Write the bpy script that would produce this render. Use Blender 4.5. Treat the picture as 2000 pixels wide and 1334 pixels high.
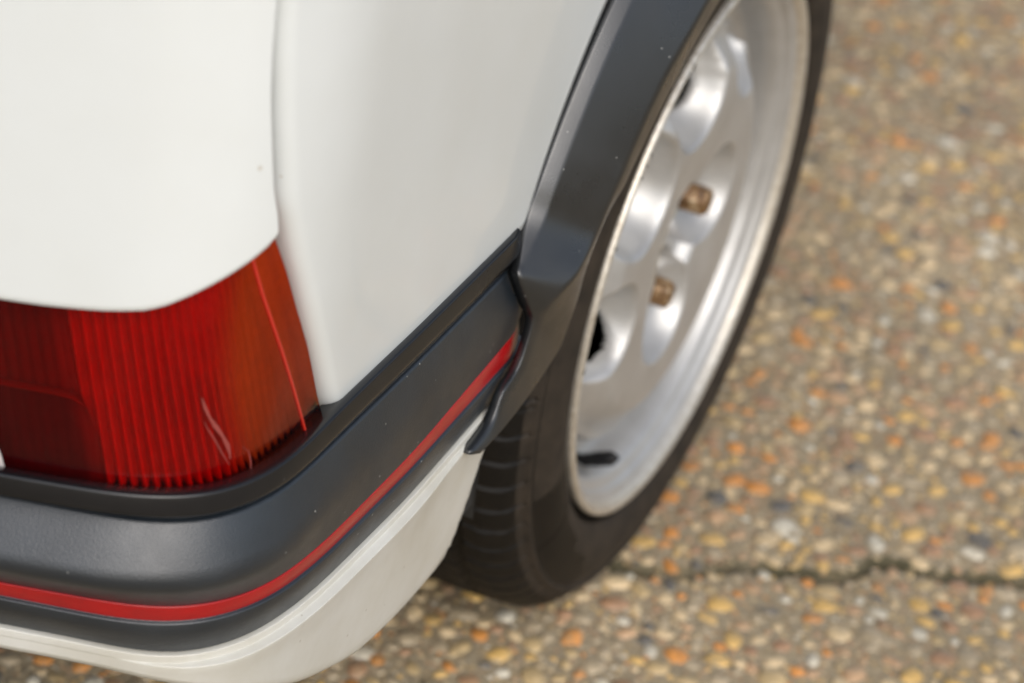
import bpy, math, random
import numpy as np
from mathutils import Vector, Matrix

# ------------------------------------------------------------------ camera, world, sun, exposure
scn = bpy.context.scene
for o in list(bpy.data.objects):
    bpy.data.objects.remove(o)
COL = scn.collection
R_ = math.radians

CAM_POS = (0.4953, -1.7183, 1.2591)
CAM_R = ((0.8968381, 0.4177777, 0.1454067), (-0.3333537, 0.4222087, 0.8429799), (-0.2907862, 0.8044884, -0.5179207))
cd = bpy.data.cameras.new('camera')
cam = bpy.data.objects.new('camera', cd)
COL.objects.link(cam)
m = Matrix.Identity(4)
for i in range(3):
    m[i][0] = CAM_R[0][i]; m[i][1] = CAM_R[1][i]; m[i][2] = -CAM_R[2][i]; m[i][3] = CAM_POS[i]
cam.matrix_world = m
cd.sensor_width = 36.0; cd.lens = 99.0
cd.clip_start = 0.05; cd.clip_end = 500
cd.dof.use_dof = True; cd.dof.focus_distance = 1.54; cd.dof.aperture_fstop = 6.0; cd.dof.aperture_blades = 0
scn.camera = cam

world = bpy.data.worlds.new('World'); scn.world = world; world.use_nodes = True
wn = world.node_tree.nodes; wl = world.node_tree.links
for n in list(wn): wn.remove(n)
SUN_EL, SUN_AZ = 41.0, 138.0        # degrees; azimuth clockwise from +Y
sky = wn.new('ShaderNodeTexSky'); sky.sky_type = 'NISHITA'; sky.sun_disc = False
sky.sun_elevation = R_(SUN_EL); sky.sun_rotation = R_(SUN_AZ); sky.air_density = 1.0; sky.dust_density = 3.0; sky.ozone_density = 1.0
ovc = wn.new('ShaderNodeHueSaturation'); ovc.inputs['Saturation'].default_value = 0.6
bg = wn.new('ShaderNodeBackground'); bg.inputs[1].default_value = 0.15
wo = wn.new('ShaderNodeOutputWorld')
wl.new(sky.outputs[0], ovc.inputs['Color']); wl.new(ovc.outputs[0], bg.inputs[0]); wl.new(bg.outputs[0], wo.inputs[0])
sd = bpy.data.lights.new('sun', 'SUN'); sun = bpy.data.objects.new('sun', sd); COL.objects.link(sun)
sd.energy = 0.85; sd.angle = R_(52); sd.color = (1.0, 0.99, 0.975)
az, el = R_(SUN_AZ), R_(SUN_EL)
sdir = Vector((math.sin(az) * math.cos(el), math.cos(az) * math.cos(el), math.sin(el)))
sun.rotation_euler = sdir.to_track_quat('Z', 'Y').to_euler()
scn.view_settings.view_transform = 'Standard'; scn.view_settings.look = 'None'
scn.view_settings.exposure = 0.24; scn.view_settings.gamma = 1.0
scn.view_settings.use_curve_mapping = False
scn.render.engine = 'CYCLES'
scn.cycles.use_denoising = True
scn.cycles.max_bounces = 8; scn.cycles.transparent_max_bounces = 12

GZ = -0.008          # ground level
rng = random.Random(7)
nrng = np.random.default_rng(11)

# ------------------------------------------------------------------ material helpers
def mat(name, color, rough=0.5, metal=0.0, coat=0.0, coat_rough=0.05, spec=0.5):
    M = bpy.data.materials.new(name); M.use_nodes = True
    p = M.node_tree.nodes['Principled BSDF']
    p.inputs['Base Color'].default_value = (*color, 1); p.inputs['Roughness'].default_value = rough
    p.inputs['Metallic'].default_value = metal; p.inputs['Coat Weight'].default_value = coat
    p.inputs['Coat Roughness'].default_value = coat_rough; p.inputs['Specular IOR Level'].default_value = spec
    return M
def N(M, kind, **kw):
    n = M.node_tree.nodes.new(kind)
    for k, v in kw.items():
        if k.startswith('i_'): n.inputs[k[2:].replace('_', ' ')].default_value = v
        else: setattr(n, k, v)
    return n
def L(M, a, b): M.node_tree.links.new(a, b)
def P(M): return M.node_tree.nodes['Principled BSDF']
def coords(M):
    return N(M, 'ShaderNodeNewGeometry').outputs['Position']
def noise(M, scale, detail=4, rough=0.55, vec=None):
    n = N(M, 'ShaderNodeTexNoise'); n.inputs['Scale'].default_value = scale; n.inputs['Detail'].default_value = detail
    n.inputs['Roughness'].default_value = rough
    L(M, vec or coords(M), n.inputs['Vector']); return n
def ramp(M, src, stops, interp='LINEAR'):
    r = N(M, 'ShaderNodeValToRGB'); r.color_ramp.interpolation = interp
    e = r.color_ramp.elements
    while len(e) < len(stops): e.new(0.5)
    for i, (p, c) in enumerate(stops):
        e[i].position = p; e[i].color = (*c, 1) if len(c) == 3 else c
    L(M, src, r.inputs[0]); return r
def mix(M, fac, a, b, mode='MIX'):
    x = N(M, 'ShaderNodeMix', data_type='RGBA', blend_type=mode)
    if isinstance(fac, (int, float)): x.inputs[0].default_value = fac
    else: L(M, fac, x.inputs[0])
    for s, v in ((6, a), (7, b)):
        if isinstance(v, tuple): x.inputs[s].default_value = (*v, 1)
        else: L(M, v, x.inputs[s])
    return x.outputs[2]
def bump(M, h, dist, strength=1.0):
    b = N(M, 'ShaderNodeBump'); b.inputs['Distance'].default_value = dist; b.inputs['Strength'].default_value = strength
    L(M, h, b.inputs['Height']); L(M, b.outputs[0], P(M).inputs['Normal']); return b
def specks(M, base, color, scale, thr, amount=1.0):
    """small random dust specks over a base colour"""
    v = N(M, 'ShaderNodeTexVoronoi'); v.inputs['Scale'].default_value = scale; v.inputs['Randomness'].default_value = 1
    L(M, coords(M), v.inputs['Vector'])
    sp = N(M, 'ShaderNodeSeparateColor'); L(M, v.outputs['Color'], sp.inputs[0])
    rare = N(M, 'ShaderNodeMath', operation='LESS_THAN'); L(M, sp.outputs[0], rare.inputs[0]); rare.inputs[1].default_value = thr
    near = N(M, 'ShaderNodeMath', operation='LESS_THAN'); L(M, v.outputs['Distance'], near.inputs[0]); near.inputs[1].default_value = 0.13
    mu = N(M, 'ShaderNodeMath', operation='MULTIPLY'); L(M, rare.outputs[0], mu.inputs[0]); L(M, near.outputs[0], mu.inputs[1])
    m2 = N(M, 'ShaderNodeMath', operation='MULTIPLY'); L(M, mu.outputs[0], m2.inputs[0]); m2.inputs[1].default_value = amount
    return mix(M, m2.outputs[0], base, color)

# white paint, a little film of dirt
paint = mat('white_paint', (.70, .71, .69), .38, coat=.7, coat_rough=.06)
n1 = noise(paint, 9, 5); c = ramp(paint, n1.outputs[0], [(.35, (.675, .70, .69)), (.7, (.645, .665, .645))])
c2 = specks(paint, c.outputs[0], (.42, .36, .27), 95, .035, .5)
L(paint, c2, P(paint).inputs['Base Color'])
# lower paint, darker and tanner
paint_low = mat('white_paint_lower', (.62, .60, .53), .5, coat=.25, coat_rough=.25)
n1 = noise(paint_low, 14, 6, .65); c = ramp(paint_low, n1.outputs[0], [(.3, (.62, .615, .57)), (.72, (.52, .50, .43))])
c2 = specks(paint_low, c.outputs[0], (.25, .2, .14), 140, .06, .45)
L(paint_low, c2, P(paint_low).inputs['Base Color'])

def plastic(name, a, b, rough, grain=.00012, gscale=1500, spec=.5):
    M = mat(name, a, rough, spec=spec)
    n1 = noise(M, 12, 6, .65); c = ramp(M, n1.outputs[0], [(.35, a), (.68, b)])
    c2 = specks(M, c.outputs[0], (.40, .40, .38), 210, .045, .55)
    big = noise(M, 5, 6, .7); br = ramp(M, big.outputs[0], [(.35, (.8, .8, .8)), (.65, (1.3, 1.3, 1.3))]); c2 = mix(M, 1.0, c2, br.outputs[0], 'MULTIPLY')
    L(M, c2, P(M).inputs['Base Color'])
    g = noise(M, gscale, 2); bump(M, g.outputs[0], grain)
    r2 = noise(M, 30, 5); rr = ramp(M, r2.outputs[0], [(.3, (rough - .07,) * 3), (.7, (rough + .08,) * 3)])
    L(M, rr.outputs[0], P(M).inputs['Roughness'])
    return M
bump_black = plastic('bumper_grained_plastic', (.008, .012, .017), (.014, .0195, .026), .36, .0002, 1100, spec=.9)
lip_black = plastic('bumper_glossy_rubber', (.005, .005, .006), (.008, .008, .009), .20, .00004, spec=.5)
flare_black = plastic('arch_trim_plastic', (.008, .009, .010), (.013, .0145, .016), .30, .00006, 900, spec=.95)
stripe_red = mat('red_tape', (.55, .008, .012), .33, coat=.3, coat_rough=.15)
n1 = noise(stripe_red, 60, 5, .7); c = ramp(stripe_red, n1.outputs[0], [(.3, (.42, .004, .006)), (.75, (.30, .006, .008))])
L(stripe_red, specks(stripe_red, c.outputs[0], (.6, .3, .3), 160, .05, .7), P(stripe_red).inputs['Base Color'])
dark = mat('dark_void', (.012, .011, .010), .9)
under = mat('underbody_black', (.02, .019, .017), .85)
seal = mat('black_seal', (.01, .01, .01), .6)

silver = mat('silver_wheel_paint', (.60, .60, .59), .40, metal=.5, coat=.3, coat_rough=.2)
n1 = noise(silver, 25, 6, .6); c = ramp(silver, n1.outputs[0], [(.3, (.50, .50, .49)), (.8, (.38, .37, .355))])
L(silver, c.outputs[0], P(silver).inputs['Base Color'])
silver_lip = mat('worn_wheel_lip', (.66, .63, .57), .36, metal=.6)
n1 = noise(silver_lip, 160, 6, .75); c = ramp(silver_lip, n1.outputs[0], [(.32, (.72, .69, .62)), (.62, (.52, .47, .39)), (.72, (.25, .2, .15))])
L(silver_lip, c.outputs[0], P(silver_lip).inputs['Base Color']); bump(silver_lip, n1.outputs[0], .0004)
rubber = mat('tyre_rubber', (.024, .022, .020), .55, spec=.2)
n1 = noise(rubber, 22, 6, .65); c = ramp(rubber, n1.outputs[0], [(.35, (.003, .0028, .0026)), (.75, (.010, .008, .006))])
L(rubber, c.outputs[0], P(rubber).inputs['Base Color'])
g = noise(rubber, 700, 3); bump(rubber, g.outputs[0], .0002)
brown_rubber = mat('brown_sidewall_rubber', (.05, .04, .03), .7, spec=.25)  # browner rubber for bands and sectors of the sidewall
n1 = noise(brown_rubber, 40, 6, .7); c = ramp(brown_rubber, n1.outputs[0], [(.3, (.016, .013, .010)), (.7, (.042, .032, .023))])
L(brown_rubber, c.outputs[0], P(brown_rubber).inputs['Base Color'])
rust = mat('rusty_brass_nut', (.42, .27, .12), .5, metal=.3)
n1 = noise(rust, 160, 5, .7); c = ramp(rust, n1.outputs[0], [(.34, (.52, .42, .28)), (.46, (.22, .12, .045)), (.6, (.06, .03, .014))])
L(rust, c.outputs[0], P(rust).inputs['Base Color'])

# tail lamp plastics: a tinted clear lens over a ribbed inner reflector
def lens_mat(name, tint, rough=.03):
    M = bpy.data.materials.new(name); M.use_nodes = True
    nt = M.node_tree
    for n in list(nt.nodes):
        if n.type != 'OUTPUT_MATERIAL': nt.nodes.remove(n)
    out = [n for n in nt.nodes if n.type == 'OUTPUT_MATERIAL'][0]
    t = N(M, 'ShaderNodeBsdfTransparent'); t.inputs[0].default_value = (*tint, 1)
    g = N(M, 'ShaderNodeBsdfGlossy'); g.inputs['Roughness'].default_value = rough; g.inputs[0].default_value = (1, 1, 1, 1)
    f = N(M, 'ShaderNodeFresnel'); f.inputs[0].default_value = 1.30
    n = noise(M, 35, 3); b = N(M, 'ShaderNodeBump'); b.inputs['Distance'].default_value = .0004; L(M, n.outputs[0], b.inputs['Height'])
    L(M, b.outputs[0], g.inputs['Normal']); L(M, b.outputs[0], f.inputs['Normal'])
    mx = N(M, 'ShaderNodeMixShader'); L(M, f.outputs[0], mx.inputs[0]); L(M, t.outputs[0], mx.inputs[1]); L(M, g.outputs[0], mx.inputs[2])
    L(M, mx.outputs[0], out.inputs[0]); return M
def attr_color(M, socket, name='tone'):
    at_ = N(M, 'ShaderNodeAttribute'); at_.attribute_name = name; L(M, at_.outputs['Color'], socket)
lens_m = lens_mat('tinted_lens', (.9, .1, .1))
attr_color(lens_m, [n for n in lens_m.node_tree.nodes if n.type == 'BSDF_TRANSPARENT'][0].inputs[0])
refl_m = mat('lamp_reflector', (.5, .05, .04), .35)
_a = N(refl_m, 'ShaderNodeAttribute'); _a.attribute_name = 'tone'
_n = noise(refl_m, 150, 6, .75); _r = ramp(refl_m, _n.outputs[0], [(.3, (1.15, 1.1, 1.1)), (.7, (.7, .75, .7))])
L(refl_m, mix(refl_m, .6, _a.outputs['Color'], mix(refl_m, 1.0, _a.outputs['Color'], _r.outputs[0], 'MULTIPLY')), P(refl_m).inputs['Base Color'])
refl_dark = mat('reflector_dark', (.10, .03, .03), .3)
seam_red = mat('lens_seam_red', (.55, .03, .014), .4, coat=.3)

# ground: cement with fine sand and grit
def ground_material(name, moss):
    M = mat(name, (.3, .27, .22), .85, spec=.3)
    pos = coords(M)
    n1 = noise(M, 3.5, 6, .6, pos); c = ramp(M, n1.outputs[0], [(.3, (.40, .335, .235)), (.7, (.29, .24, .165))])
    v = N(M, 'ShaderNodeTexVoronoi'); v.inputs['Scale'].default_value = 260; L(M, pos, v.inputs['Vector'])
    vr = N(M, 'ShaderNodeSeparateColor'); L(M, v.outputs['Color'], vr.inputs[0])
    cr = ramp(M, vr.outputs[0], [(0, (.50, .45, .36)), (.2, (.34, .27, .19)), (.4, (.36, .17, .08)), (.5, (.10, .09, .08)), (.62, (.28, .25, .2)), (.75, (.46, .31, .14)), (.9, (.58, .54, .47))], 'CONSTANT')
    inn = N(M, 'ShaderNodeMath', operation='LESS_THAN'); L(M, v.outputs['Distance'], inn.inputs[0]); inn.inputs[1].default_value = .42
    f = N(M, 'ShaderNodeMath', operation='MULTIPLY'); L(M, inn.outputs[0], f.inputs[0]); f.inputs[1].default_value = .55
    col = mix(M, f.outputs[0], c.outputs[0], cr.outputs[0])
    v2 = N(M, 'ShaderNodeTexVoronoi'); v2.inputs['Scale'].default_value = 620; L(M, pos, v2.inputs['Vector'])
    v2s = N(M, 'ShaderNodeSeparateColor'); L(M, v2.outputs['Color'], v2s.inputs[0])
    c3 = ramp(M, v2s.outputs[1], [(0, (.75, .75, .75)), (1, (1.2, 1.2, 1.2))])
    col = mix(M, 1.0, col, c3.outputs[0], 'MULTIPLY')
    n3 = noise(M, 2.2, 5, .65, pos); st = ramp(M, n3.outputs[0], [(.35, (.80, .77, .70)), (.62, (1.12, 1.08, 1.0))])
    col = mix(M, 1.0, col, st.outputs[0], 'MULTIPLY')
    if moss:
        n4 = noise(M, 18, 5, .7, pos); mf = ramp(M, n4.outputs[0], [(.3, (.35, .35, .35)), (.6, (.85, .85, .85))]); col = mix(M, mf.outputs[0], col, (.040, .038, .016))
    L(M, col, P(M).inputs['Base Color'])
    h = N(M, 'ShaderNodeMath', operation='SUBTRACT'); h.inputs[0].default_value = 1; L(M, v.outputs['Distance'], h.inputs[1])
    hh = N(M, 'ShaderNodeMath', operation='ADD'); L(M, h.outputs[0], hh.inputs[0])
    n2 = noise(M, 120, 5, .7, pos); L(M, n2.outputs[0], hh.inputs[1])
    bump(M, hh.outputs[0], .0012, .9)
    return M
g_mat = ground_material('exposed_aggregate_cement', False)
g_moss = ground_material('mossy_joint_cement', True)

# ------------------------------------------------------------------ mesh helpers
def link(name, mesh, parent=None, mats=()):
    o = bpy.data.objects.new(name, mesh); COL.objects.link(o)
    if parent: o.parent = parent
    for mm in mats:
        if mm.name not in [x.name for x in mesh.materials if x]: mesh.materials.append(mm)
    return o
def mesh_obj(name, verts, faces, material, parent=None, smooth=True, matidx=None):
    me = bpy.data.meshes.new(name); me.from_pydata([tuple(map(float, v)) for v in verts], [], faces)
    mats = material if isinstance(material, (list, tuple)) else [material]
    for mm in mats: me.materials.append(mm)
    if smooth: me.polygons.foreach_set('use_smooth', [True] * len(me.polygons))
    if matidx is not None: me.polygons.foreach_set('material_index', matidx)
    me.update()
    o = bpy.data.objects.new(name, me); COL.objects.link(o)
    if parent: o.parent = parent
    return o
def grid_faces(nr, nc, close_c=False, close_r=False, off=0, flip=False):
    f = []
    for i in range(nr - (0 if close_r else 1)):
        for j in range(nc - (0 if close_c else 1)):
            a = off + i * nc + j; b = off + i * nc + (j + 1) % nc
            c_ = off + ((i + 1) % nr) * nc + (j + 1) % nc; d = off + ((i + 1) % nr) * nc + j
            f.append((a, d, c_, b) if flip else (a, b, c_, d))
    return f
def fillet(pts, rad, n=4):
    """round the inner corners of a 3D polyline; fixed number of points"""
    pts = [np.asarray(p, float) for p in pts]; out = [pts[0]]
    for i in range(1, len(pts) - 1):
        r = rad[i]
        if not r: out.append(pts[i]); continue
        a, b, c_ = pts[i - 1], pts[i], pts[i + 1]
        la, lc = np.linalg.norm(a - b) + 1e-9, np.linalg.norm(c_ - b) + 1e-9
        p0 = b + (a - b) / la * min(r, la * .48); p2 = b + (c_ - b) / lc * min(r, lc * .48)
        for k in range(n + 1):
            t = k / n; out.append((1 - t) ** 2 * p0 + 2 * t * (1 - t) * b + t * t * p2)
    out.append(pts[-1]); return out
def loft(name, rows, material, parent, flip=False, caps=True, closed=False):
    V = [v for r in rows for v in r]; nc = len(rows[0])
    F = grid_faces(len(rows), nc, close_c=closed, flip=flip)
    if caps and closed:
        F.append(tuple(range(nc))[::-1]); F.append(tuple((len(rows) - 1) * nc + k for k in range(nc)))
    return mesh_obj(name, V, F, material, parent)
def solidify(o, th, offset=-1, rim=True):
    md = o.modifiers.new('thickness', 'SOLIDIFY'); md.thickness = th; md.offset = offset; md.use_rim = rim
    return o
def tag(o, **kw):
    for k, v in kw.items(): o[k] = v
    return o
def sm(a, b, x):
    t = np.clip((x - a) / (b - a), 0, 1); return t * t * (3 - 2 * t)

# ------------------------------------------------------------------ the car's plan line round its rear corner
pp = []
for tt in np.linspace(.70, .02, 60): pp.append((-.110 - tt, -.747 - .31 * tt + .31 / (2 * .68) * tt * tt))
pp += [(-.108, -.7465), (-.080, -.7365), (-.055, -.727), (-.034, -.715), (-.017, -.699), (-.006, -.679), (.0005, -.655), (.003, -.63),
       (.004, -.60), (.004, -.56), (.004, -.50), (.003, -.44), (.002, -.38), (.001, -.33), (.0, -.25), (0, -.1), (0, .2), (0, 1.1)]
pp = np.array(pp)
def resample(Q, ds):
    Ln = np.r_[0, np.cumsum(np.linalg.norm(np.diff(Q, axis=0), axis=1))]
    u = np.arange(0, Ln[-1], ds); return np.stack([np.interp(u, Ln, Q[:, i]) for i in (0, 1)], 1)
DS = .002
pl = resample(pp, DS)
def gsm(a, s):
    k = np.arange(-4 * s, 4 * s + 1); g = np.exp(-k ** 2 / (2 * s * s)); g /= g.sum(); pad = len(k) // 2
    return np.convolve(np.r_[2 * a[0] - a[pad:0:-1], a, 2 * a[-1] - a[-2:-pad - 2:-1]], g, 'valid')
pl = resample(np.stack([gsm(pl[:, 0], 6), gsm(pl[:, 1], 6)], 1), DS)
TT = np.gradient(pl, axis=0); TT /= np.linalg.norm(TT, axis=1)[:, None]
NN = np.stack([TT[:, 1], -TT[:, 0]], 1)
for _ax in (0, 1): NN[:, _ax] = gsm(NN[:, _ax], 5)
NN /= np.linalg.norm(NN, axis=1)[:, None]
i0 = np.abs(np.linalg.norm(pl - np.array([-.02, -.70]), axis=1)).argmin()
ss = (np.arange(len(pl)) - i0) * DS
def at(s, o, z):
    return np.array([np.interp(s, ss, pl[:, 0]) + np.interp(s, ss, NN[:, 0]) * o, np.interp(s, ss, pl[:, 1]) + np.interp(s, ss, NN[:, 1]) * o, z])
def y2s(y): return float(np.interp(y, pl[i0 + 40:, 1], ss[i0 + 40:]))
KN = [-.1, -.05, 0, .05, .1, .2, .35]
def off(k):
    tab = dict(A=(.006, .006, .008, .006, .002, .001, .001), B=(-.010, -.008, -.002, .000, -.002, -.002, -.002), C=(.009, .011, .012, .011, .004, .001, .001),
               D=(-.010, -.010, -.004, .004, .006, .006, .001), E=(-.014, -.012, -.006, .002, .004, .005, .003), F=(-.021, -.020, -.010, -.002, .002, .004, .002))[k]
    g = np.interp(ss, KN, tab); return gsm(g, 9)
OFF = {k: off(k) for k in 'ABCDEF'}
def O(k, s): return float(np.interp(s, ss, OFF[k]))
def o_body(s, z):
    side = float(sm(-.03, .12, s)); dz = z - .456; tilt = .13 * (1 - side) + .02 * side
    return -.006 - tilt * dz - .12 * max(0, dz - .12) ** 2

car = bpy.data.objects.new('car', None); COL.objects.link(car)
car.location = (0, 0, 0)
tag(car, label='white hatchback with black bumper, thin red stripe and silver alloy wheel', category='car')

S_ALL = list(np.arange(-.80, -.15, .03)) + list(np.arange(-.14, .1575, .005)) + list(np.arange(.165, .385, .010))
# bumper: lip, grained shoulder, stripe, lower face
def end_in(s): return -.008 * float(sm(.345, .39, s))      # the bumper end turns in behind the arch trim
rows_lip, rows_b, rows_s = [], [], []
for s in S_ALL:
    e = end_in(s)
    A, B, C_, D_, E_, F_ = (O(k, s) + e for k in 'ABCDEF')
    A -= .0045 * float(sm(.335, .353, s)); B -= .0045 * float(sm(.335, .353, s))
    lip = [at(s, A - .016, .4560), at(s, A - .0062, .4602), at(s, A - .0026, .4600), at(s, A - .0002, .4490), at(s, B - .001, .4395), at(s, B - .006, .437)]
    if s <= .353: rows_lip.append(fillet(lip, [0, .0014, .0014, .0016, .0015, 0], 4))
    sd_ = float(sm(.03, .11, s)); zB, zC = .4378 - .003 * sd_, .4095 + .0025 * sd_; C_ += .0022 * (1 - sd_); B -= .0016 * sd_; C_ += .0023 * sd_
    zD, zE = .3850 + .0010 * sd_, .3728 - .0012 * sd_
    bod = [at(s, B - .006, zB + .0016), at(s, B, zB), at(s, C_, zC), at(s, D_, zD), at(s, D_ - .0010, zD - .0010), at(s, E_ - .0010, zE), at(s, E_ + .0012, zE - .0006),
           at(s, E_ + .0012, zE - .0068), at(s, F_, .3495), at(s, F_ - .012, .3475)]
    rows_b.append(fillet(bod, [0, .0015, .0095, .001, 0, 0, .0012, .006, .0015, 0], 4))
    tp = fillet([at(s, D_ - .0025, zD - .0011), at(s, D_ - .0002, zD - .0014), at(s, E_ - .0002, zE + .0003), at(s, E_ - .0025, zE)], [0, .0006, .0006, 0], 2)
    if s <= .372: rows_s.append(tp)
bumper = bpy.data.objects.new('rear_bumper', None); COL.objects.link(bumper); bumper.parent = car
loft('bumper_lip', rows_lip, lip_black, bumper, flip=False)
loft('bumper_moulding', rows_b, bump_black, bumper, flip=False)
o = loft('red_stripe', rows_s, stripe_red, bumper, flip=False)
# tears in the tape, as in the photograph: small black nicks and a bubble
# ------------------------------------------------------------------ white lower part of the bumper
def o_sk(s): return float(np.interp(s, ss, OFF['F'])) + .0015
zb_s = [-.82, -.1, -.05, -.012, .02, .05, .098, .171, .242, .30, .34]
zb_v = [.338, .3375, .334, .333, .326, .312, .286, .257, .246, .245, .246]
zbv = gsm(np.interp(ss, zb_s, zb_v), 6)
S_SK = [s for s in S_ALL if s < .293] + list(np.arange(.30, .342, .004))
rows = []
def skirt_front(z):   # plan position where the wheel opening cuts it
    return float(np.interp(z, [.24, .257, .286, .313, .35], [.300, .316, .326, .333, .342]))
for s in S_SK:
    zb = float(np.interp(s, ss, zbv)); o0 = o_sk(s); cr = .0056 * float(sm(-.05, .04, s)) * (1 - .45 * float(sm(.20, .29, s)))
    rowp = []
    pf = fillet([np.array(q) for q in ((.3487, o0 - .012), (.3485, o0 + .0005), (.3438, o0 + .0005), (.3436 - .0012 * cr / .0062, o0 + cr), (.3385, o0 + cr * .86))], [0, .0010, .0005, .0008, 0], 4)
    prof = [tuple(q) for q in pf]
    zl0 = min(.3378, zb + .004)
    zz = [.3380 - (.3380 - zl0) * (k / 10) ** .8 for k in range(1, 11)]
    for z in zz:
        d = .349 - z; prof.append((z, o0 - .5 * d * d + cr * .86 * math.exp(-(.3385 - z) / .02)))
    zl, ol = prof[-1]
    prof += [(zl - .004, ol - .002), (zl - .0065, ol - .008), (zl - .006, ol - .03)]
    for z, oo in prof:
        s2 = min(s, skirt_front(z)); dd = max(0, (s - skirt_front(z)))
        rowp.append(at(s2, oo - dd * .6 - .004 * float(sm(.012, 0, skirt_front(z) - s2)), z))
    rows.append(rowp)
sk = loft('lower_valance', rows, paint_low, bumper)
# ------------------------------------------------------------------ body panels
# tailgate: lower edge, then up its right-hand edge
gb_s = [-.82, -.107, -.082, -.057, -.034, -.024, -.010, .010, .025, .034, .038]
gb_z = [.549, .550, .551, .553, .556, .559, .565, .574, .581, .586, .590]
gr_z = [.588, .592, .600, .613, .634, .66, .685, .71, .80, .92]
gr_s = [.036, .0378, .0372, .034, .032, .030, .030, .032, .044, .07]
def gate(sfun, z, extra=0): return at(sfun, o_body(sfun, z) + .008 + extra, z)
rows = []
nC = 80
for i in range(34):
    t = (i / 33) ** 1.4
    row = []
    for j in range(nC):
        u = j / (nC - 1); 
        z_top = .93
        # blend: bottom edge parameter -> column; right edge follows gr
        sB = -.80 + (.038 + .80) * (1 - (1 - u) ** 2.2)
        zB = float(np.interp(sB, gb_s, gb_z)); z = zB + (z_top - zB) * t
        sR = float(np.interp(z, gr_z, gr_s)); s = -.80 + (sR + .80) * (1 - (1 - u) ** 2.2)
        row.append((s, z))
    rows.append(row)
def roll(p_edge, inward_dir, nrm, r, depth, n=4):
    """points that turn from the surface edge back into the body"""
    out = []
    for k in range(1, n + 1):
        a = k / n * math.pi / 2
        out.append(p_edge + inward_dir * (-r * math.sin(a)) * -1 + nrm * (-r * (1 - math.cos(a))))
    out.append(out[-1] - nrm * depth); return out
def s_normal(s):
    n = np.array([np.interp(s, ss, NN[:, 0]), np.interp(s, ss, NN[:, 1]), 0]); return n / np.linalg.norm(n)
V3 = [[gate(s, z) for s, z in r] for r in rows]
# folded hem along the bottom edge and the right edge
hem = [[at(s, o_body(s, z) + .008 - h, z + dz) for s, z in rows[0]] for h, dz in ((.0016, -.0009), (.004, -.001), (.012, .002))][::-1]
# first surface row pulled up a hair so the fold is rounded
G = hem + V3
G2 = []
for k, r in enumerate(G):
    s, z = rows[max(0, k - 3)][-1]; nrm = s_normal(s); last = r[-1]
    inset = [(.0012, .0014), (.0012, .004), (-.004, .014)]
    tng = np.array([np.interp(s, ss, TT[:, 0]), np.interp(s, ss, TT[:, 1]), 0])
    G2.append(list(r) + [last + tng * a - nrm * b for a, b in inset])
loft('tailgate', G2, paint, car)
# rear quarter panel
qe_z = [.454, .458, .473, .513, .562, .599, .641, .673, .705, .80, .93]
qe_s = [.116, .1115, .104, .086, .066, .053, .048, .046, .046, .056, .08]
AR = .3865
rows = []
zs = list(np.linspace(.4555, .6715, 44)) + list(np.linspace(.69, .93, 8))
nC = 40
for z in zs:
    sL = float(np.interp(z, qe_z, qe_s))
    if z < .6716: yE = -math.sqrt(max(0, AR ** 2 - (z - .285) ** 2)); sE = y2s(yE)
    else: sE = y2s(.02)
    row = []
    tg = np.array([np.interp(sL, ss, TT[:, 0]), np.interp(sL, ss, TT[:, 1]), 0]); nr = s_normal(sL)
    edge = at(sL + .009, o_body(sL + .009, z), z)
    r_ = .0105
    rl = []
    for a in np.linspace(90, 0, 7):
        a = math.radians(a); rl.append(edge - tg * (r_ * math.sin(a)) - nr * (r_ * (1 - math.cos(a))))
    inner = [rl[0] - tg * .001 - nr * .012, rl[0] - tg * .0015 - nr * .035]
    row = [inner[1], inner[0]] + rl[:-1]
    for j in range(nC):
        s = sL + .009 + (sE - sL - .009) * j / (nC - 1); row.append(at(s, o_body(s, z), z))
    e = row[-1]; row.append(e + np.array([-.012, 0, 0]))
    rows.append(row)
bot = [v + np.array([0, 0, -.004]) + (-.006) * np.r_[0, 0, 0] for v in rows[0]]
bot = [v - s_normal(float(.12 + .2 * k / len(rows[0]))) * .006 for k, v in enumerate(bot)]
loft('quarter_panel', [bot] + rows, paint, car)
# the side of the body ahead of the wheel opening (mostly beyond the picture)
rows = []
for z in list(np.linspace(.375, .66, 18)) + [.6716, .70, .80, .93]:
    y0 = math.sqrt(max(0, AR ** 2 - (z - .285) ** 2)) if z < .6716 else .02
    rows.append([np.array([at(y2s(y), o_body(y2s(y), z) if z > .456 else -.006 - .25 * (.456 - z) ** 2, z)[0], y, z]) for y in np.linspace(y0, 1.0, 14)])
loft('side_panel', rows, paint, car)
# inner shell: what closes the gaps behind the panels, and the floor of the car
def box(name, lo, hi, material, parent, bev=0.0):
    x0, y0, z0 = lo; x1, y1, z1 = hi
    V = [(x0, y0, z0), (x1, y0, z0), (x1, y1, z0), (x0, y1, z0), (x0, y0, z1), (x1, y0, z1), (x1, y1, z1), (x0, y1, z1)]
    F = [(0, 3, 2, 1), (4, 5, 6, 7), (0, 1, 5, 4), (1, 2, 6, 5), (2, 3, 7, 6), (3, 0, 4, 7)]
    o = mesh_obj(name, V, F, material, parent, smooth=False)
    if bev:
        b = o.modifiers.new('bevel', 'BEVEL'); b.width = bev; b.segments = 2
    return o
rows = []
for z in np.linspace(.352, .925, 12):
    rows.append([at(s, o_body(s, z) - .021 if z > .456 else -.045, z) for s in list(np.arange(-.80, .30, .02))])
sh = loft('inner_shell', rows, under, car)
box('floor_pan', (-1.55, -.60, .20), (-.215, 1.0, .235), under, car)
box('rear_floor', (-1.55, -.66, .30), (-.06, -.40, .34), under, car)
box('roof_cap', (-1.5, -.66, .90), (-.08, .98, .925), paint, car)
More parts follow.
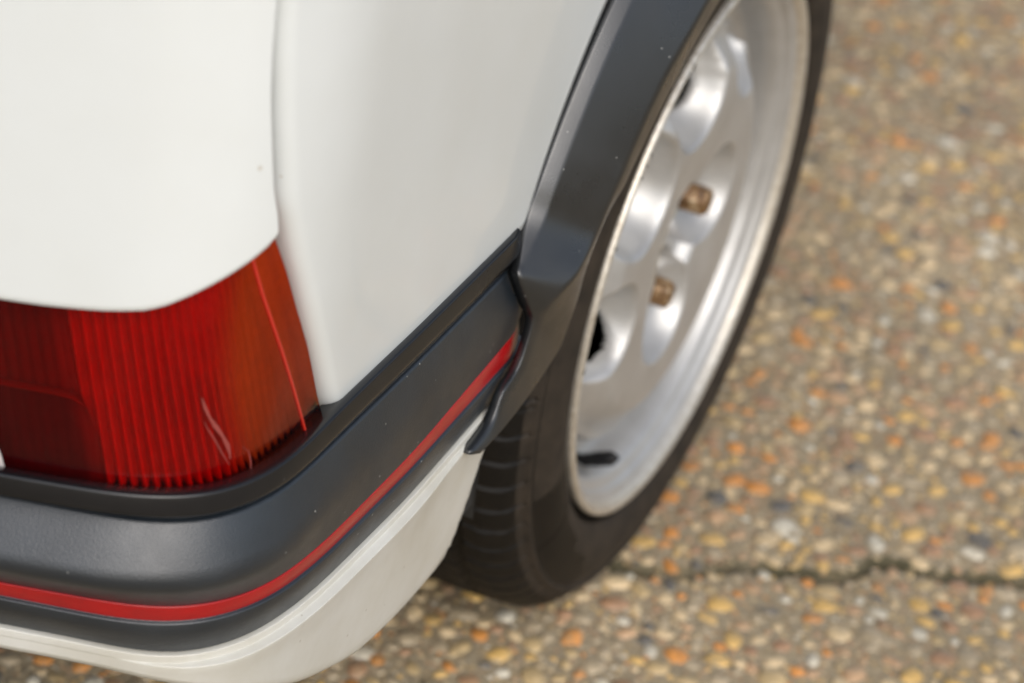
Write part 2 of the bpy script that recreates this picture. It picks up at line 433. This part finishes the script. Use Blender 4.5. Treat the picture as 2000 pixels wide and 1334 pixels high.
box('opposite_side', (-1.60, -.70, .2), (-1.56, 1.0, .92), paint, car)
# wheel housing
rows = []
for a in np.linspace(-8, 160, 50):
    a = math.radians(a); r = .345
    rows.append([(x, -r * math.cos(a), .285 + r * math.sin(a)) for x in (-.008, -.10, -.27)] + [(-.271, -.02 * math.cos(a), .285 + .02 * math.sin(a))])
loft('wheel_housing', rows, under, car)
rows = []
for a in np.linspace(-6, 160, 50):
    a = math.radians(a)
    rows.append([(-.010, -r * math.cos(a), .285 + r * math.sin(a)) for r in (.344, .3855)])
loft('arch_flange', rows, under, car)
# ------------------------------------------------------------------ wheel arch trim with its pointed tail
def pol(r, th, x): th = math.radians(th); return np.array([x, -r * math.cos(th), .285 + r * math.sin(th)])
ST = []
for th in np.arange(162, 26.5, -3.0):
    t2 = th if th < 90 else 180 - th
    xc = float(np.interp(t2, [27, 33, 44, 50, 56, 70, 90], [.029, .031, .033, .0364, .038, .039, .039]))
    xi = float(np.interp(t2, [24, 29, 33, 40, 60], [.024, .026, .030, .031, .033])); ri = float(np.interp(t2, [24, 29, 33, 40, 50, 60], [.33, .334, .332, .326, .320, .316]))
    ST.append([pol(.3875, th, -.008), pol(.3875, th, -.0040), pol(.3818, th, .0042), pol(.3420, th, xc - .0025), pol(ri - .012, th, xi - .0040), pol(ri - .009, th, xi - .013), pol(.372, th, -.004)])
Lp = [(.004, -.365, .443), (.007, -.372, .435), (.012, -.361, .412), (.014, -.356, .399), (.014, -.366, .374), (.013, -.384, .364), (.013, -.397, .348), (.013, -.427, .343)]
Ip = [(.024, -.305, .417), (.021, -.302, .391), (.019, -.306, .370), (.018, -.310, .359), (.018, -.335, .350), (.018, -.360, .344), (.018, -.390, .340), (.017, -.414, .3385)]
Cp = [(.029, -.333, .430), (.026, -.347, .422), (.021, -.354, .4125), None, None, None, None, None]
for k in range(8):
    l, i_ = np.array(Lp[k]), np.array(Ip[k])
    c_ = np.array(Cp[k]) if Cp[k] else l + (i_ - l) * .15 + np.array([.0012, 0, 0])
    th_ = .0055 if k > 2 else .008
    ST.append([l + np.array([-th_, .001, 0]), l + np.array([-.0010, 0, 0]), l + (c_ - l) * .05, c_, i_, i_ + np.array([-.004, 0, .001]), l + (i_ - l) * .3 + np.array([-.007, .0, 0])])
# refine along its length with Catmull-Rom
def cr_refine(rows, n, k0):
    A = np.array(rows); out = [A[i] for i in range(k0)]
    for i in range(k0, len(A) - 1):
        p0, p1, p2, p3 = A[max(0, i - 1)], A[i], A[i + 1], A[min(len(A) - 1, i + 2)]
        for k in range(n):
            t = k / n; out.append(.5 * ((2 * p1) + (-p0 + p2) * t + (2 * p0 - 5 * p1 + 4 * p2 - p3) * t * t + (-p0 + 3 * p1 - 3 * p2 + p3) * t ** 3))
    out.append(A[-1]); return out
ST = cr_refine(ST, 4, 0)
rows = [fillet(list(r) , [0, .0010, .0016, .0040, .0018, .001, 0], 4) for r in ST]
loft('wheel_arch_trim', rows, flare_black, car, closed=True)
# ------------------------------------------------------------------ tail light
tl = bpy.data.objects.new('tail_light', None); COL.objects.link(tl); tl.parent = car
def lam(s, z, d=0): return at(s, o_body(s, z) - .001 - d, z)
lr_z = [.445, .457, .475, .510, .538, .562, .581, .60]; lr_s = [.106, .101, .092, .078, .065, .055, .046, .037]
ln_z = [.445, .450, .475, .501, .529, .553, .571, .60]; ln_s = [.089, .087, .075, .063, .050, .039, .032, .020]
am_z = [.445, .451, .482, .511, .539, .562, .60]; am_s = [.031, .029, .018, .011, .010, .012, .016]
dk_z = [.445, .453, .474, .495, .508, .526, .547, .60]; dk_s = [-.045, -.047, -.054, -.062, -.069, -.074, -.077, -.084]
f_ = lambda z, a, b: float(np.interp(z, a, b))
def zone(name, sl, sr, z0, z1, material, nz=24, ns=16, d=0.0, th=.0025):
    rows = []
    for z in np.linspace(z0, z1, nz):
        a, b = sl(z), sr(z); rows.append([lam(a + (b - a) * k / (ns - 1), z, d) for k in range(ns)])
    o = loft(name, rows, material, tl)
    return o
LEFT = lambda z: -.36
def paint_tone(o, fn):
    me = o.data; at_ = me.color_attributes.new('tone', 'FLOAT_COLOR', 'POINT')
    for i, (s_, z_) in enumerate(o_params[o.name]): at_.data[i].color = (*fn(s_, z_), 1)
o_params = {}
def lerp3(a, b, t): return tuple(x + (y - x) * t for x, y in zip(a, b))
def tint(s, z):
    c = lerp3((.97, .12, .08), (.66, .05, .06), float(sm(f_(z, dk_z, dk_s) + .012, f_(z, dk_z, dk_s) - .010, s))) if s < f_(z, dk_z, dk_s) + .012 else (.97, .12, .08)
    am = f_(z, am_z, am_s); return lerp3(c, (.93, .33, .08), float(sm(am - .016, am + .020, s)))
def tone(s, z):
    dk, am, ln = f_(z, dk_z, dk_s), f_(z, am_z, am_s), f_(z, ln_z, ln_s)
    low = lerp3((.10, .05, .14), (.17, .02, .02), float(sm(.490, .500, z)))
    c = lerp3(low, (.36, .032, .022), float(sm(dk - .016, dk + .006, s)))
    c = lerp3(c, (.32, .20, .14), float(sm(am - .014, am + .024, s)))
    return lerp3(c, (.38, .22, .15), float(sm(ln - .002, ln + .002, s)))
def lens_zone(name, sl, sr, ns):
    nz_ = 30; V = []; pr_ = []
    for z in np.linspace(.447, .60, nz_):
        a_, b_ = sl(z), sr(z)
        for k in range(ns):
            s_ = a_ + (b_ - a_) * k / (ns - 1); V.append(lam(s_, z)); pr_.append((s_, z))
    o = mesh_obj(name, V, grid_faces(nz_, ns), lens_m, tl); o_params[o.name] = pr_; paint_tone(o, tint); return o
lens_zone('dark_lens', LEFT, lambda z: f_(z, dk_z, dk_s), 90)
lens_zone('red_lens', lambda z: f_(z, dk_z, dk_s), lambda z: f_(z, am_z, am_s), 40)
lens_zone('amber_lens', lambda z: f_(z, am_z, am_s), lambda z: f_(z, lr_z, lr_s), 40)
# the lens wraps in at its right-hand edge
rows = []
for z in np.linspace(.447, .60, 24):
    s = f_(z, lr_z, lr_s); e = lam(s, z); n_ = s_normal(s); tg = np.array([np.interp(s, ss, TT[:, 0]), np.interp(s, ss, TT[:, 1]), 0])
    rows.append([e, e + tg * .0012 - n_ * .0012, e + tg * .0015 - n_ * .004, e + tg * .001 - n_ * .020])
_e = loft('lens_edge', rows, lens_m, tl); o_params[_e.name] = [(.1, .5)] * len(_e.data.vertices); paint_tone(_e, tint)
# seam between the lens mouldings
rows = []
for z in np.linspace(.448, .60, 24):
    s = f_(z, ln_z, ln_s); rows.append([lam(s - .0010, z, .0012), lam(s - .0007, z, -.0003), lam(s + .0007, z, -.0003), lam(s + .0010, z, .0012)])
loft('lens_seam', rows, seam_red, tl)
# ribbed reflector behind the lenses, one moulding per chamber
RP = .0064
def lean(s, z): return s + .26 * (z - .45) + 1.0 * max(0, s) * (z - .45)
zr = list(np.linspace(.4462, .4485, 3)) + list(np.linspace(.4490, .4535, 5)) + list(np.linspace(.4545, .60, 36))
def chamber(name, sl, sr, z0, z1, amp, depth, material, pits=False):
    zz = [z0] + [z for z in zr if z0 + 1e-4 < z < z1 - 1e-4] + [z1]; w = max(sr(z) - sl(z) for z in zz); ns = max(4, int(w / .0008)); V, mi, pr_ = [], [], []
    for z in zz:
        for k in range(ns):
            s = sl(z) + (sr(z) - sl(z)) * k / (ns - 1); ph = .5 + .5 * math.cos(2 * math.pi * lean(s, z) / RP)
            a_ = amp(s, z) if callable(amp) else amp; ph = ph ** .45
            pr_.append((s, z))
            V.append(lam(s, z, depth - a_ * ph + (.006 if pits and .4487 < z < .4540 and ph < .45 else 0)))
    for i in range(len(zz) - 1):
        for k in range(ns - 1):
            z = zz[i]; s = sl(z) + (sr(z) - sl(z)) * (k + .5) / (ns - 1); ph = .5 + .5 * math.cos(2 * math.pi * lean(s, z) / RP)
            mi.append(1 if pits and .4487 < z < .4540 and ph < .45 else 0)
    o = mesh_obj(name, V, grid_faces(len(zz), ns), [material, refl_dark], tl, matidx=mi); o_params[o.name] = pr_; paint_tone(o, tone); return o
DKs = lambda z: f_(z, dk_z, dk_s); AMs = lambda z: f_(z, am_z, am_s); LNs = lambda z: f_(z, ln_z, ln_s)
chamber('upper_chamber', LEFT, DKs, .4945, .60, .0012, .0145, refl_m)
chamber('lower_chamber', LEFT, DKs, .446, .4955, .0004, .0140, refl_m)
chamber('brake_reflector', DKs, AMs, .446, .60, .0070, .010, refl_m, True)
chamber('indicator_reflector', AMs, LNs, .446, .60, lambda s, z: .0050 - .0040 * float(sm(AMs(z), AMs(z) + .03, s)), .010, refl_m, True)
chamber('side_reflector', LNs, lambda z: f_(z, lr_z, lr_s) + .003, .446, .60, .0002, .010, refl_m)
# ledge between the upper and lower chambers and a pale corner of the reversing lamp
rows = []
for k in range(14):
    s_ = -.36 + (.36 - .053) * (k / 13) ** .35; z_ = .4955 - .007 * float(sm(-.075, -.053, s_))
    rows.append([lam(s_, z_ + .0008, .013), lam(s_, z_ + .0003, .008), lam(s_, z_ - .0003, .008), lam(s_, z_ - .0008, .013)])
loft('chamber_ledge', rows, mat('ledge_red', (.22, .006, .005), .4), tl)
pale = mat('reversing_lens_white', (.55, .50, .48), .3, coat=.6)
rows = []
for z in np.linspace(.4475, .4715, 8):
    e_ = -.1010 + .35 * max(0, .4640 - z) - .6 * max(0, z - .4640); rows.append([lam(-.36 + (e_ + .36) * k / 20, z, -.0006) for k in range(21)])
loft('reversing_lens', rows, pale, tl)
# white reflection smear painted as a pale strip, with scratches on the lens
reflection_scuff = mat('lens_reflection_scuff', (.26, .045, .035), .6)
def reflection_scuff_strip(name, pts, w):
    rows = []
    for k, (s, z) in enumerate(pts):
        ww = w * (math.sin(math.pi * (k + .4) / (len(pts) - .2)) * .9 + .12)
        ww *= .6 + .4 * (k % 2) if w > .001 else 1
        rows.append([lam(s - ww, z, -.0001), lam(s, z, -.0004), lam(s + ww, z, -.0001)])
    return loft(name, rows, reflection_scuff, tl)
reflection_scuff_strip('reflection_scuff', [(0.0008, .5050), (.0030, .4995), (.0062, .4935), (.0105, .4875), (.0150, .4815), (.0185, .4755), (.0203, .4700), (.0205, .4675)], .0017)
reflection_scuff_strip('scratch', [(.0027, .492), (.0062, .486), (.0103, .4801), (.0150, .472), (.0202, .464)], .0005)
reflection_scuff_strip('scratch', [(.0282, .4722), (.0330, .468), (.0350, .462), (.0356, .4569), (.0313, .4555), (.0231, .4562)], .0005)
# ------------------------------------------------------------------ wheel
wh = bpy.data.objects.new('rear_wheel', None); COL.objects.link(wh); wh.parent = car; wh.location = (0, 0, .285)
def lathe(name, prof, n, material, parent, disp=None, r_s=()):
    V = []
    for i in range(n):
        a = 2 * math.pi * i / n
        for k, (r, x) in enumerate(prof):
            if disp: r, x = disp(r, x, a, k)
            V.append((x, -r * math.cos(a), r * math.sin(a)))
    return mesh_obj(name, V, grid_faces(n, len(prof), close_r=True, flip=True), material, parent)
# tyre profile from outer bead over the tread to the inner bead
side = [(.1985, -.016), (.2035, -.0120), (.2085, -.0115), (.2125, -.0105), (.2140, -.0030), (.2155, -.0002), (.220, .0018), (.228, .0042), (.237, .0050), (.246, .0040), (.254, .0008), (.2595, -.0024), (.2635, -.0042), (.2652, -.0020), (.2668, -.0022), (.2680, -.0055)]
sh_ = [(.270, -.0075), (.2745, -.0095), (.279, -.0125), (.2825, -.016), (.2855, -.0205), (.288, -.026)]
tread_x = list(np.linspace(-.030, -.172, 58))
tr = [(.2895 + .0035 * (1 - ((x + .1) / .07) ** 2), x) for x in tread_x]
inn = [(.286, -.180), (.278, -.189), (.262, -.196), (.235, -.198), (.212, -.192), (.2, -.182)]
prof = side + sh_ + tr + inn
def tyre_disp(r, x, a, k):
    th = (math.degrees(a)) % 360
    if k < len(side):
        if .217 < r < .262:      # fine moulded rings on one sector of the sidewall
            t2 = th if th < 180 else th - 360
            if -34 < t2 < 30 or (abs(t2 - 150) < 30):
                x = x + .0008 * (1 if (math.sin(r * 2 * math.pi / .0085) > 0) else -1) * 1
            else: x = x - .0004
        return r, x
    if x > -.176 and r > .268:
        g = 0
        for gx, gw in ((-.048, .0042), (-.085, .0050), (-.122, .0050), (-.155, .0042)):
            if abs(x - gx) < gw: g = max(g, .0065)
        # slanting cross grooves
        slope = 1.3 if x > -.1 else -1.3
        q = (th + (x + .1) * slope * 170 * .12 + 6 * math.sin((x + .1) * 18)) % 4.6
        if x > -.046 and r > .27:
            if q < .55: g = max(g, .0055)
        elif q < .5 or (abs(q - 2.3) < .2 and x < -.06): g = max(g, .004)
        r -= g
    return r, x
tyre = lathe('tyre', prof, 1440, rubber, wh, tyre_disp)
tyre.data.materials.append(brown_rubber); NP = len(prof) ; _mi = []
for i in range(1440):
    th = i / 4.0; t2 = th if th < 180 else th - 360
    for k in range(NP - 1):
        r, x = prof[k]; d_ = 0
        if .2625 < r < .2725 and x > -.01: d_ = 1
        elif r < .2415 and r > .213 and not (-58 < t2 < -20 and r > .234 - .0006 * (t2 + 58)): d_ = 1
        elif -20 <= t2 < 32 and r < .258 and r > .213: d_ = 1
        elif t2 < -62 and r < .262 and r > .213 and t2 > -170: d_ = 1
        _mi.append(d_)
tyre.data.polygons.foreach_set('material_index', _mi)
# alloy rim barrel
lipp = [(.2005, -.0125), (.2055, -.0095), (.2078, -.0050), (.2082, -.0015), (.2074, .0012), (.2055, .0022), (.2030, .0014), (.2005, -.0014), (.1988, -.0044)]
lathe('rim_lip', lipp, 200, silver_lip, wh)
bar = [(.1988, -.0044), (.1965, -.0062), (.1950, -.0066), (.1938, -.0075), (.1925, -.0105), (.1912, -.0120), (.1880, -.0130), (.1855, -.0150), (.1835, -.019), (.1818, -.028), (.1808, -.036), (.1780, -.042), (.170, -.0455), (.150, -.0465), (.149, -.060), (.17, -.12), (.176, -.15), (.19, -.18)]
lathe('rim_barrel', bar, 200, silver, wh)
# wheel disc: a relief of hub recess, nut bowls and scooped windows
NUTS = [(.0507, .0085), (.0010, -.0475)]
BOWLS = [(-.020, .130, .044, .040), (-.098, .078, .044, .040), (-.122, -.020, .037, .036), (.083, .122, .034, .018)]
def face_x(y, z):
    r = math.hypot(y, z)
    x = -.0115 - .014 * float(sm(.126, .158, r))
    x -= .0125 * (1 - float(sm(.036, .047, r)))
    d = 0
    for ny, nz_, nr_ in ((.048, .017, .040), (-.010, -.052, .043)):
        q = math.hypot(y - ny, z - nz_) / nr_
        if q < 1: d = max(d, .026 * (1 - q ** 4) ** .8)
    x += .0045 * math.sin(math.pi * min(1, max(0, (r - .05) / .1)))
    for by, bz, br, bd in BOWLS:
        q = math.hypot(y - by, z - bz) / br
        if q < 1: d = max(d, bd * (1 - q ** 4) ** .8)
    x -= d
    return max(x, -.056)
HOLES = [(-.008, .123, .0240), (-.098, .084, .020), (-.114, -.030, .0225)]
NR, NA = 140, 440
V, F = [], []
rr = [.158 * (k / (NR - 1)) for k in range(NR)]
for k, r in enumerate(rr):
    for j in range(NA):
        a = 2 * math.pi * j / NA; y, z = -r * math.cos(a), r * math.sin(a)
        V.append([face_x(y, z), y, z])
V = np.array(V).reshape(NR, NA, 3)
X = V[:, :, 0].copy()
for it in range(3):      # soften creases
    X[1:-1] = .5 * X[1:-1] + .125 * (X[2:] + X[:-2]) + .125 * (np.roll(X[1:-1], 1, 1) + np.roll(X[1:-1], -1, 1))
V[:, :, 0] = X
gone = np.zeros((NR, NA), bool)      # windows through the disc, their rims snapped to a clean curve
for hy, hz, hr in HOLES:
    dy, dz_h = V[:, :, 1] - hy, V[:, :, 2] - hz; dd = np.hypot(dy, dz_h)
    gone |= dd < hr - .0028
    ring = (dd >= hr - .0028) & (dd < hr + .0002)
    V[:, :, 1] = np.where(ring, hy + dy * hr / np.maximum(dd, 1e-6), V[:, :, 1]); V[:, :, 2] = np.where(ring, hz + dz_h * hr / np.maximum(dd, 1e-6), V[:, :, 2])
for k in range(NR - 1):
    for j in range(NA):
        y, z = V[k, j, 1], V[k, j, 2]
        if gone[k, j] or gone[k + 1, j] or gone[k, (j + 1) % NA] or gone[k + 1, (j + 1) % NA]: continue
        a, b, c_, d = k * NA + j, k * NA + (j + 1) % NA, (k + 1) * NA + (j + 1) % NA, (k + 1) * NA + j
        F.append((a, b, c_, d))
Vl = V.reshape(-1, 3).tolist(); base = len(Vl)
for dr, dx in ((.0018, -.0015), (.0026, -.005), (.0028, -.026)):
    for j in range(NA):
        a = 2 * math.pi * j / NA; r = rr[-1] + dr; Vl.append([X[-1, j] + dx, -r * math.cos(a), r * math.sin(a)])
for k in range(3):
    for j in range(NA):
        a0 = (NR - 1) * NA if k == 0 else base + (k - 1) * NA; b0 = base + k * NA
        F.append((a0 + j, a0 + (j + 1) % NA, b0 + (j + 1) % NA, b0 + j))
mesh_obj('wheel_disc', Vl, F, silver, wh)
# hub edge ring, chipped bright metal
def ring_disp(r, x, a, k): return r + .0004 * math.sin(a * 31) * math.sin(a * 12 + 1), x + .0003 * math.sin(a * 23)
_hr = lathe('hub_ring', [(.0450, -.018), (.0456, -.0125), (.0466, -.0112), (.0478, -.0122)], 200, silver_lip, wh, ring_disp)
bpy.data.objects.remove(_hr); Vh = []
arc = np.linspace(math.radians(-22), math.radians(60), 90)
for a in arc:
    for k, (r, x) in enumerate([(.0450, -.0185), (.0456, -.0120), (.0466, -.0106), (.0482, -.0120)]):
        r, x = ring_disp(r, x, a, k); Vh.append((x, -r * math.cos(a), r * math.sin(a)))
mesh_obj('hub_ring', Vh, grid_faces(90, 4), silver_lip, wh)
# small dark nicks along the lip
for a in (62.6, 60.4, 57.5, 42.6, 40.3, 37.9, 24, -1):
    a = math.radians(a); ca, sa = math.cos(a), math.sin(a); Vn = []
    for r in (.1992, .2062):
        for t in (-.0006, .0006):
            for x in (.0010, .0027 if r > .2 else .0012): Vn.append((x, -r * ca + t * sa, r * sa + t * ca))
    mesh_obj('kerb_nick', Vn, [(0, 2, 3, 1), (4, 5, 7, 6), (0, 1, 5, 4), (2, 6, 7, 3), (1, 3, 7, 5), (0, 4, 6, 2)], dark, wh, smooth=False)
# brake drum behind
lathe('brake_drum', [(.0, -.062), (.146, -.062), (.148, -.068), (.148, -.12)], 64, dark, wh)
def nut(y, z, rot):
    n = 6; V = []
    prof = [(.0085, -.0105), (.0100, -.0112), (.0113, -.0130), (.0115, -.031), (.013, -.033), (.014, -.037)]
    for r, x in prof:
        for k in range(24):
            a = 2 * math.pi * k / 24 + rot; ah = (a - rot) % (math.pi / 3) - math.pi / 6
            rad = r * (math.cos(math.pi / 6) / math.cos(ah)) if r > .0086 and r < .0125 else r
            V.append((x, y - rad * math.cos(a), z + rad * math.sin(a)))
    F = grid_faces(len(prof), 24, close_c=True); 
    V.append((-.0105, y, z)); F += [(len(V) - 1, (k + 1) % 24, k) for k in range(24)]
    o = mesh_obj('wheel_nut', V, F, rust, wh)
    return o
nut(NUTS[0][0], NUTS[0][1], .3); nut(NUTS[1][0], NUTS[1][1], .75)
# tyre valve: rubber stem and cap
def tube(name, p0, p1, prof, material, parent, n=20):
    p0, p1 = Vector(p0), Vector(p1); d = (p1 - p0); Ln = d.length; q = d.to_track_quat('Z', 'Y'); V = []
    for t, r in prof:
        for k in range(n):
            a = 2 * math.pi * k / n; V.append(tuple(p0 + q @ Vector((r * math.cos(a), r * math.sin(a), t * Ln))))
    F = grid_faces(len(prof), n, close_c=True); F.append(tuple(range(n))[::-1]); F.append(tuple((len(prof) - 1) * n + k for k in range(n)))
    return mesh_obj(name, V, F, material, parent)
vs = mat('valve_rubber', (.006, .006, .007), .5, spec=.3)
tube('valve_stem', (-.044, -.060, -.1745), (-.005, -.072, -.149), [(0, .0065), (.18, .0062), (.2, .0044), (.55, .0050), (.57, .0055), (.90, .0055), (1.03, .0020)], vs, wh)

# ------------------------------------------------------------------ ground
U = np.array([.857, .515]); W_ = np.array([-.515, .857])
crk = [(-.60, -.33), (-.122, -.065), (-.082, -.038), (-.048, -.015), (-.014, .000), (.008, .006), (.037, .021), (.058, .045), (.07, .059), (.092, .069), (.115, .079), (.138, .087),
       (.153, .106), (.159, .126), (.172, .14), (.197, .142), (.221, .149), (.245, .168), (.273, .178), (.5, .33), (1.2, .75)]
cu = [float(np.array(c) @ U) for c in crk]; cw = [float(np.array(c) @ W_) for c in crk]
order = np.argsort(cu); cu = [cu[i] for i in order]; cw = [cw[i] for i in order]
wob = nrng.normal(0, .0022, 4000)
wob = np.convolve(wob, np.ones(3) / 3, 'same')
def crack_w(u): return float(np.interp(u, cu, cw)) + (wob[int((u + 2) * 500) % 4000] if -.7 < u < 1.4 else 0)
us = [-60, -20, -8, -3, -1.5] + list(np.arange(-.75, 1.45, .006)) + [2, 3, 8, 20, 60]
dw = [-60, -20, -6, -2, -1, -.5, -.25, -.1, -.04, -.018, -.010, -.0055, -.0032, -.0010, .0010, .0030, .0052, .010, .018, .04, .1, .25, .5, 1, 2, 6, 20, 60]
dz = {-.0055: -.0010, -.0032: -.0060, -.0010: -.0120, .0010: -.0120, .0030: -.0060, .0052: -.0012, .010: .0002, -.010: -.0002}
V, F, mi = [], [], []
for u in us:
    cwv = crack_w(u)
    fade = 1.0 if -.7 < u < 1.4 else 0.0
    wid = 1.2 + .35 * math.sin(u * 47) + .25 * math.sin(u * 113 + 1)
    for d in dw:
        k = d * (wid if abs(d) < .006 else 1)
        xy = U * u + W_ * (cwv + k); V.append((xy[0], xy[1], GZ + dz.get(d, 0) * fade * (0.8 + .3 * math.sin(u * 61))))
F = grid_faces(len(us), len(dw))
for i in range(len(us) - 1):
    for j in range(len(dw) - 1): mi.append(1 if (abs(dw[j]) < .0101 and abs(dw[j + 1]) < .0101) else 0)
ground = mesh_obj('pavement', V, F, [g_mat, g_moss], None, smooth=True, matidx=mi)
tag(ground, kind='structure', label='exposed aggregate concrete paving with a cracked mossy joint')

# pebbles set in the cement
PAL = [((.66, .44, .16), .11), ((.62, .28, .08), .09), ((.66, .52, .33), .18), ((.62, .59, .51), .06), ((.13, .125, .12), .03), ((.38, .23, .14), .12), ((.42, .35, .25), .22), ((.50, .33, .20), .12), ((.50, .38, .21), .10)]
def peb_mat(i, cbase):
    M = mat('pebble_stone', cbase, .36, spec=.5)
    n1 = noise(M, 130, 4, .6); lo = tuple(x * .75 for x in cbase); hi = tuple(min(1, x * 1.2) for x in cbase)
    c = ramp(M, n1.outputs[0], [(.3, lo), (.7, hi)])
    n2 = noise(M, 55, 6, .7); cov = ramp(M, n2.outputs[0], [(.48, (0, 0, 0)), (.68, (.60, .60, .60))])
    col = mix(M, cov.outputs[0], c.outputs[0], (.36, .295, .20))
    n3 = noise(M, 2.2, 5, .65); st = ramp(M, n3.outputs[0], [(.35, (.80, .77, .70)), (.62, (1.12, 1.08, 1.0))])
    col = mix(M, 1.0, col, st.outputs[0], 'MULTIPLY'); L(M, col, P(M).inputs['Base Color']); return M
pm = [peb_mat(i, c) for i, (c, w) in enumerate(PAL)]
def dome(n=8):
    V = [(0, 0, 1.0)]; F = []
    for lvl, (r, z) in enumerate(((.62, .74), (1.0, .0), (.95, -.5))):
        for k in range(n):
            a = 2 * math.pi * (k + .5 * lvl) / n; V.append((r * math.cos(a), r * math.sin(a), z))
    for k in range(n): F.append((0, 1 + k, 1 + (k + 1) % n))
    for lvl in (0, 1):
        a0, b0 = 1 + lvl * n, 1 + (lvl + 1) * n
        for k in range(n):
            F.append((a0 + k, b0 + k, a0 + (k + 1) % n)); F.append((a0 + (k + 1) % n, b0 + k, b0 + (k + 1) % n))
    return np.array(V), F
DV, DF = dome()
# scatter with a coarse occupancy grid so stones do not pile up
cell = .004; gx0, gy0, gx1, gy1 = -.95, -.75, .85, 1.95
occ = np.zeros((int((gx1 - gx0) / cell) + 2, int((gy1 - gy0) / cell) + 2), bool)
cpos = np.array(CAM_POS); CR = np.array(CAM_R)
def project(x, y, z=GZ):
    q = CR @ (np.array([x, y, z]) - cpos); return 1000 + 5500 * q[0] / q[2], 667 - 5500 * q[1] / q[2], q[2]
peb = []
sizes = np.sort(np.clip(nrng.lognormal(math.log(.0032), .52, 140000), .0017, .0120))[::-1]
for a in sizes:
    for tries in range(3):
        x, y = nrng.uniform(gx0, gx1), nrng.uniform(gy0, gy1)
        px, py, dep = project(x, y)
        if px < -350 or px > 2350 or py < -350 or py > 1700: continue
        asp = nrng.uniform(.58, .95); rr_ = a * .72
        i, j = int((x - gx0) / cell), int((y - gy0) / cell)
        w = max(0, int(round(rr_ * 1.0 / cell)))
        if occ[max(0, i - w):i + w + 1, max(0, j - w):j + w + 1].any(): continue
        uv = np.array([x, y]); dwk = abs(float(uv @ W_) - crack_w(float(uv @ U)))
        if dwk < a * .75 + .0045: continue
        occ[max(0, i - w):i + w + 1, max(0, j - w):j + w + 1] = True
        peb.append((x, y, a, asp, nrng.uniform(0, 2 * math.pi), px, py, dep)); break
wts = np.array([w for _, w in PAL]); wts = wts / wts.sum()
cid = nrng.choice(len(PAL), len(peb), p=wts)
def in_view(b):
    x, y, px, py = b[0], b[1], b[5], b[6]
    if not (0 < px < 2000 and 0 < py < 1334): return False
    # right of the tyre's outline or below the body
    edge = np.interp(py, [0, 190, 400, 640, 860, 1040, 1150, 1200, 1334], [1620, 1590, 1525, 1440, 1335, 1235, 1130, 780, 620])
    return px > edge
vis = [i for i, b in enumerate(peb) if in_view(b)]
vis.sort(key=lambda i: -peb[i][2] / peb[i][7]); single = set(vis[:300])
# a few shapes x colours share their meshes
protos = {}
def pebble_mesh(ci, shape):
    if (ci, shape) not in protos:
        r2 = np.random.default_rng(100 + shape); jit = 1 + r2.uniform(-.24, .24, (len(DV), 1)) * np.array([[1, 1, .4]])
        me = bpy.data.meshes.new('pebble'); me.from_pydata((DV * jit).tolist(), [], DF); me.materials.append(pm[ci])
        me.polygons.foreach_set('use_smooth', [True] * len(me.polygons)); protos[(ci, shape)] = me
    return protos[(ci, shape)]
for i in sorted(single):
    x, y, a, asp, ro, *_ = peb[i]
    o = bpy.data.objects.new('pebble', pebble_mesh(int(cid[i]), i % 6)); COL.objects.link(o); o.parent = ground
    o.location = (x, y, GZ); o.rotation_euler = (0, 0, ro); o.scale = (a, a * asp, a * (.26 + .1 * ((i * 7) % 5) / 5))
rest = [i for i in range(len(peb)) if i not in single]
nv, nf = len(DV), len(DF)
VV = np.zeros((len(rest), nv, 3)); DFa = np.array(DF)
for k, i in enumerate(rest):
    x, y, a, asp, ro, *_ = peb[i]
    v = DV * (1 + nrng.uniform(-.26, .26, (nv, 1)) * np.array([[1, 1, .5]])) * np.array([a, a * asp, a * nrng.uniform(.2, .36)])
    c_, s_ = math.cos(ro), math.sin(ro)
    VV[k, :, 0] = x + v[:, 0] * c_ - v[:, 1] * s_; VV[k, :, 1] = y + v[:, 0] * s_ + v[:, 1] * c_; VV[k, :, 2] = GZ + v[:, 2]
FF = (DFa[None] + (np.arange(len(rest)) * nv)[:, None, None]).reshape(-1, 3)
me = bpy.data.meshes.new('small_pebbles')
me.vertices.add(len(rest) * nv); me.vertices.foreach_set('co', VV.reshape(-1))
me.loops.add(len(FF) * 3); me.loops.foreach_set('vertex_index', FF.reshape(-1).astype(np.int32))
me.polygons.add(len(FF)); me.polygons.foreach_set('loop_start', np.arange(0, len(FF) * 3, 3, dtype=np.int32))
for mm in pm: me.materials.append(mm)
me.polygons.foreach_set('material_index', np.repeat(cid[rest], nf).astype(np.int32))
me.polygons.foreach_set('use_smooth', np.ones(len(FF), bool))
me.update(calc_edges=True); me.validate()
sp = bpy.data.objects.new('small_pebbles', me); COL.objects.link(sp); sp.parent = ground; tag(sp, kind='stuff')
print('PEBBLES', len(peb), 'in view', len(vis))
